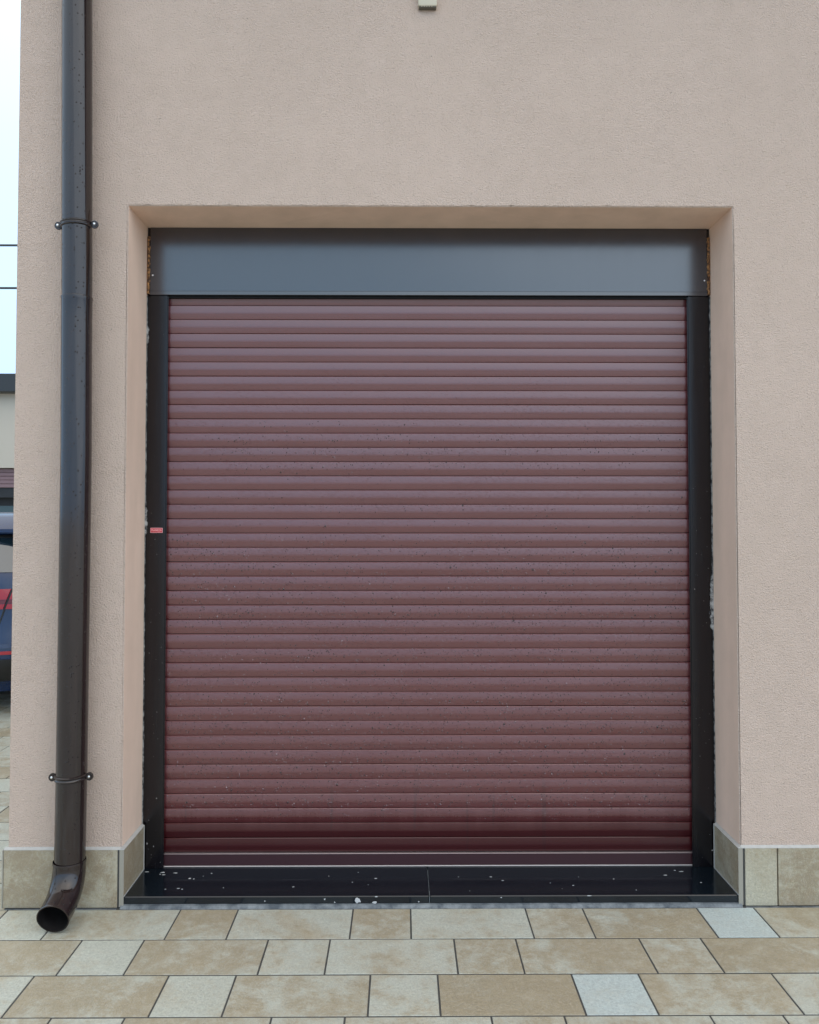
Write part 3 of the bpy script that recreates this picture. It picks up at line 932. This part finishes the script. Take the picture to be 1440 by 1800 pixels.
M_lampd, *_ = newmat('dark_red_lens', (.16, .004, .010), .12, ior=1.6)
M_plate, *_ = newmat('number_plate', (.7, .7, .68), .5)
CX, RY, LEN, HW = -3.32, 2.60, 4.25, .90
car = tag(empty('parked_car', (CX, RY+LEN/2, 0)), 'parked dark blue hatchback with red tail lights beyond the house corner', 'car')
#        z    rear  front  halfwidth
RS = [(.15, .14, 4.05, .78), (.22, .10, 4.10, .82), (.27, .03, 4.20, .86), (.36, .00, 4.25, .885), (.46, .01, 4.25, .895), (.56, .035, 4.23, .90), (.66, .05, 4.20, .90), (.76, .055, 4.15, .895),
      (.84, .06, 4.05, .885), (.90, .075, 3.80, .875), (.95, .09, 3.15, .86), (1.00, .11, 3.02, .845), (1.10, .18, 2.86, .80), (1.20, .25, 2.70, .75), (1.29, .29, 2.50, .70), (1.34, .31, 2.36, .665), (1.375, .36, 2.2, .62), (1.40, .55, 2.0, .52), (1.41, .9, 1.7, .35)]
def car_ring(z):
    for a, b_ in zip(RS, RS[1:]):
        if a[0] <= z <= b_[0]:
            t = (z-a[0])/(b_[0]-a[0])
            return [a[i]+(b_[i]-a[i])*t for i in range(1, 4)]
    return list(RS[-1][1:]) if z > RS[-1][0] else list(RS[0][1:])
def outline(z, n=72, e=4.6):
    r, f, w = car_ring(z); cy, hl = (r+f)/2, (f-r)/2
    out = []
    for k in range(n):
        a = 2*math.pi*k/n
        c, s_ = math.cos(a), math.sin(a)
        out.append((w*math.copysign(abs(c)**(2/e), c), cy+hl*math.copysign(abs(s_)**(2/e*.55), s_)))
    return out
YO = -LEN/2
bm = bmesh.new()
rings = []
for z, *_r in RS: rings.append([bm.verts.new((x, y+YO, z)) for x, y in outline(z)])
for a, c in zip(rings, rings[1:]):
    n = len(a)
    for k in range(n): bm.faces.new((a[k], a[(k+1) % n], c[(k+1) % n], c[k]))
bm.faces.new(rings[-1]); bm.faces.new(list(reversed(rings[0])))
bmesh.ops.recalc_face_normals(bm, faces=bm.faces[:])
obj('body', bm, M_blue, car, auto=30)
def rear_y(x, z):
    r, f, w = car_ring(z); cy, hl = (r+f)/2, (f-r)/2
    e1, e2 = 4.6, 4.6/.55
    q = min(abs(x)/w, .999)
    c_ = q**(e1/2); s_ = math.sqrt(max(0, 1-c_*c_))
    return cy-hl*s_**(2/e2)+YO
def rear_patch(name, m, fx0, fx1, z0, z1, off, nx=14, nz=8, parent=car, thick=.012):
    bm = bmesh.new()
    F = []
    for j in range(nz+1):
        z = z0+(z1-z0)*j/nz
        xa = fx0(z) if callable(fx0) else fx0; xb = fx1(z) if callable(fx1) else fx1
        F.append([bm.verts.new((xa+(xb-xa)*i/nx, rear_y(xa+(xb-xa)*i/nx, z)-off, z)) for i in range(nx+1)])
    Bk = [[bm.verts.new((v.co.x, v.co.y+thick, v.co.z)) for v in row] for row in F]
    for j in range(nz):
        for i in range(nx):
            bm.faces.new((F[j][i], F[j][i+1], F[j+1][i+1], F[j+1][i]))
    for j in range(nz):
        bm.faces.new((F[j][0], F[j+1][0], Bk[j+1][0], Bk[j][0])); bm.faces.new((F[j][nx], F[j+1][nx], Bk[j+1][nx], Bk[j][nx]))
    for i in range(nx):
        bm.faces.new((F[0][i], F[0][i+1], Bk[0][i+1], Bk[0][i])); bm.faces.new((F[nz][i], F[nz][i+1], Bk[nz][i+1], Bk[nz][i]))
    bmesh.ops.recalc_face_normals(bm, faces=bm.faces[:])
    return obj(name, bm, m, parent, auto=35)
def wedge_w(w0, w1, z0, z1, rc=.06):
    def f(z):
        t = (z-z0)/(z1-z0); w = w0+(w1-w0)*t
        d = z-z0
        if d < rc: w -= rc-math.sqrt(max(0, rc*rc-(rc-d)**2))
        return w
    return f
wf = wedge_w(.675, .60, .985, 1.235)
rear_patch('rear_window', M_cglass, lambda z: -wf(z), wf, .985, 1.225, .006, 24, 10)
rear_patch('window_surround', M_black, -.62, .62, 1.222, 1.245, .009, 20, 2)
# roof spoiler over the glass
bm = bmesh.new()
rows = []
for i in range(25):
    x = -.66+1.32*i/24
    k = (abs(x)/.66)**4*.03
    rows.append([bm.verts.new(c) for c in ((x, YO+.20+k, 1.285), (x, YO+.20+k, 1.262), (x, YO+.215+k, 1.252), (x, YO+.30+k, 1.27), (x, YO+.62, 1.40), (x, YO+.45, 1.398), (x, YO+.33+k, 1.372))])
for a, c in zip(rows, rows[1:]):
    for j in range(7): bm.faces.new((a[j], a[(j+1) % 7], c[(j+1) % 7], c[j]))
bm.faces.new(rows[0]); bm.faces.new(rows[-1])
bmesh.ops.recalc_face_normals(bm, faces=bm.faces[:])
obj('spoiler', bm, M_blue, car, auto=35)
gap = lambda z: .655-(.99-z)*.30
for sx in (-1, 1):
    # lamp in two lenses, split by the tailgate gap
    inner = lambda z: sx*(gap(z)-.008); far_in = lambda z: sx*.42
    outer0 = lambda z: sx*(gap(z)+.008); outer1 = lambda z: sx*.868
    for (z0, z1, mm) in ((.800, .872, M_lamp), (.772, .797, M_lampd), (.735, .769, M_lamp)):
        rear_patch('tail_light', mm, far_in, inner, z0, z1, .012, 10, 3)
        rear_patch('tail_light', mm, outer0, outer1, z0, z1, .012, 10, 3)
    rear_patch('reflector', M_lamp, sx*.45, sx*.84, .428, .450, .010, 8, 2)
    rear_patch('panel_gap', M_black, lambda z: sx*(gap(z)-.005), lambda z: sx*(gap(z)+.005), .62, .985, .0035, 2, 12, thick=.004)
    # quarter crease just below the glass
    # doors windows
    bm = bmesh.new()
    F = []
    for (y0, y1) in ((.42, 1.25), (1.32, 2.35)):
        a = []
        for (yy, z) in ((y0, .985), (y1, .985), (y1-.05 if y1 > 2 else y1, 1.30), (y0+.12 if y0 < 1 else y0, 1.30)):
            if y1 > 2 and z > 1.2 and yy > 2: yy = 2.28
            a.append(bm.verts.new((sx*(car_ring(z)[2]+.004), yy+YO, z)))
        bm.faces.new(a)
    obj('side_window', bm, M_cglass, car)
rear_patch('bumper_lower', M_black, -.80, .80, .235, .395, .012, 20, 4)
rear_patch('bumper_step', M_blue, -.86, .86, .470, .500, .014, 24, 2)
rear_patch('number_plate', M_plate, -.26, .26, .60, .71, .010, 6, 2)
bmv = None
for sx in (-1, 1):
    for yy in (.82, 3.40):
        bm = bmesh.new()
        x0, x1 = sorted((sx*.66, sx*.895))
        prof = [(.22, x0), (.30, x0), (.315, x0+.03), (.315, x1-.03), (.30, x1), (.22, x1)]
        n = 36; rr = []
        for r_, x in prof: rr.append([bm.verts.new((x, r_*math.cos(6.2832*k/n), r_*math.sin(6.2832*k/n))) for k in range(n)])
        for a, c in zip(rr, rr[1:]):
            for k in range(n): bm.faces.new((a[k], a[(k+1) % n], c[(k+1) % n], c[k]))
        bmesh.ops.recalc_face_normals(bm, faces=bm.faces[:])
        w = obj('wheel', bm, M_tyre, car, auto=40); w.location = (0, yy+YO, .315)
        bm = bmesh.new()
        for k in range(5):
            a = 2*math.pi*k/5
            t = Vector((0, math.cos(a), math.sin(a))); u = Vector((0, -t.z, t.y))
            xx = sx*.885
            q = [t*.03-u*.035, t*.225-u*.022, t*.225+u*.022, t*.03+u*.035]
            A = [bm.verts.new(Vector((xx, 0, 0))+v) for v in q]; B = [bm.verts.new(Vector((xx-sx*.03, 0, 0))+v) for v in q]
            bm.faces.new(A); bm.faces.new(B)
            for i in range(4): bm.faces.new((A[i], A[(i+1) % 4], B[(i+1) % 4], B[i]))
        bmesh.ops.recalc_face_normals(bm, faces=bm.faces[:])
        obj('rim', bm, M_rim, w)
        bm = bmesh.new()
        n = 30
        A = [bm.verts.new((sx*.901, .36*math.cos(math.pi*k/n), .36*math.sin(math.pi*k/n))) for k in range(n+1)]
        B = [bm.verts.new((sx*.901, .325*math.cos(math.pi*k/n), .325*math.sin(math.pi*k/n))) for k in range(n+1)]
        D_ = [bm.verts.new((sx*.86, v.co.y, v.co.z)) for v in A]
        for k in range(n):
            bm.faces.new((A[k], A[k+1], B[k+1], B[k])); bm.faces.new((A[k], A[k+1], D_[k+1], D_[k]))
        bmesh.ops.recalc_face_normals(bm, faces=bm.faces[:])
        wa = obj('wheel_arch', bm, M_black, car); wa.location = (0, yy+YO, .315)
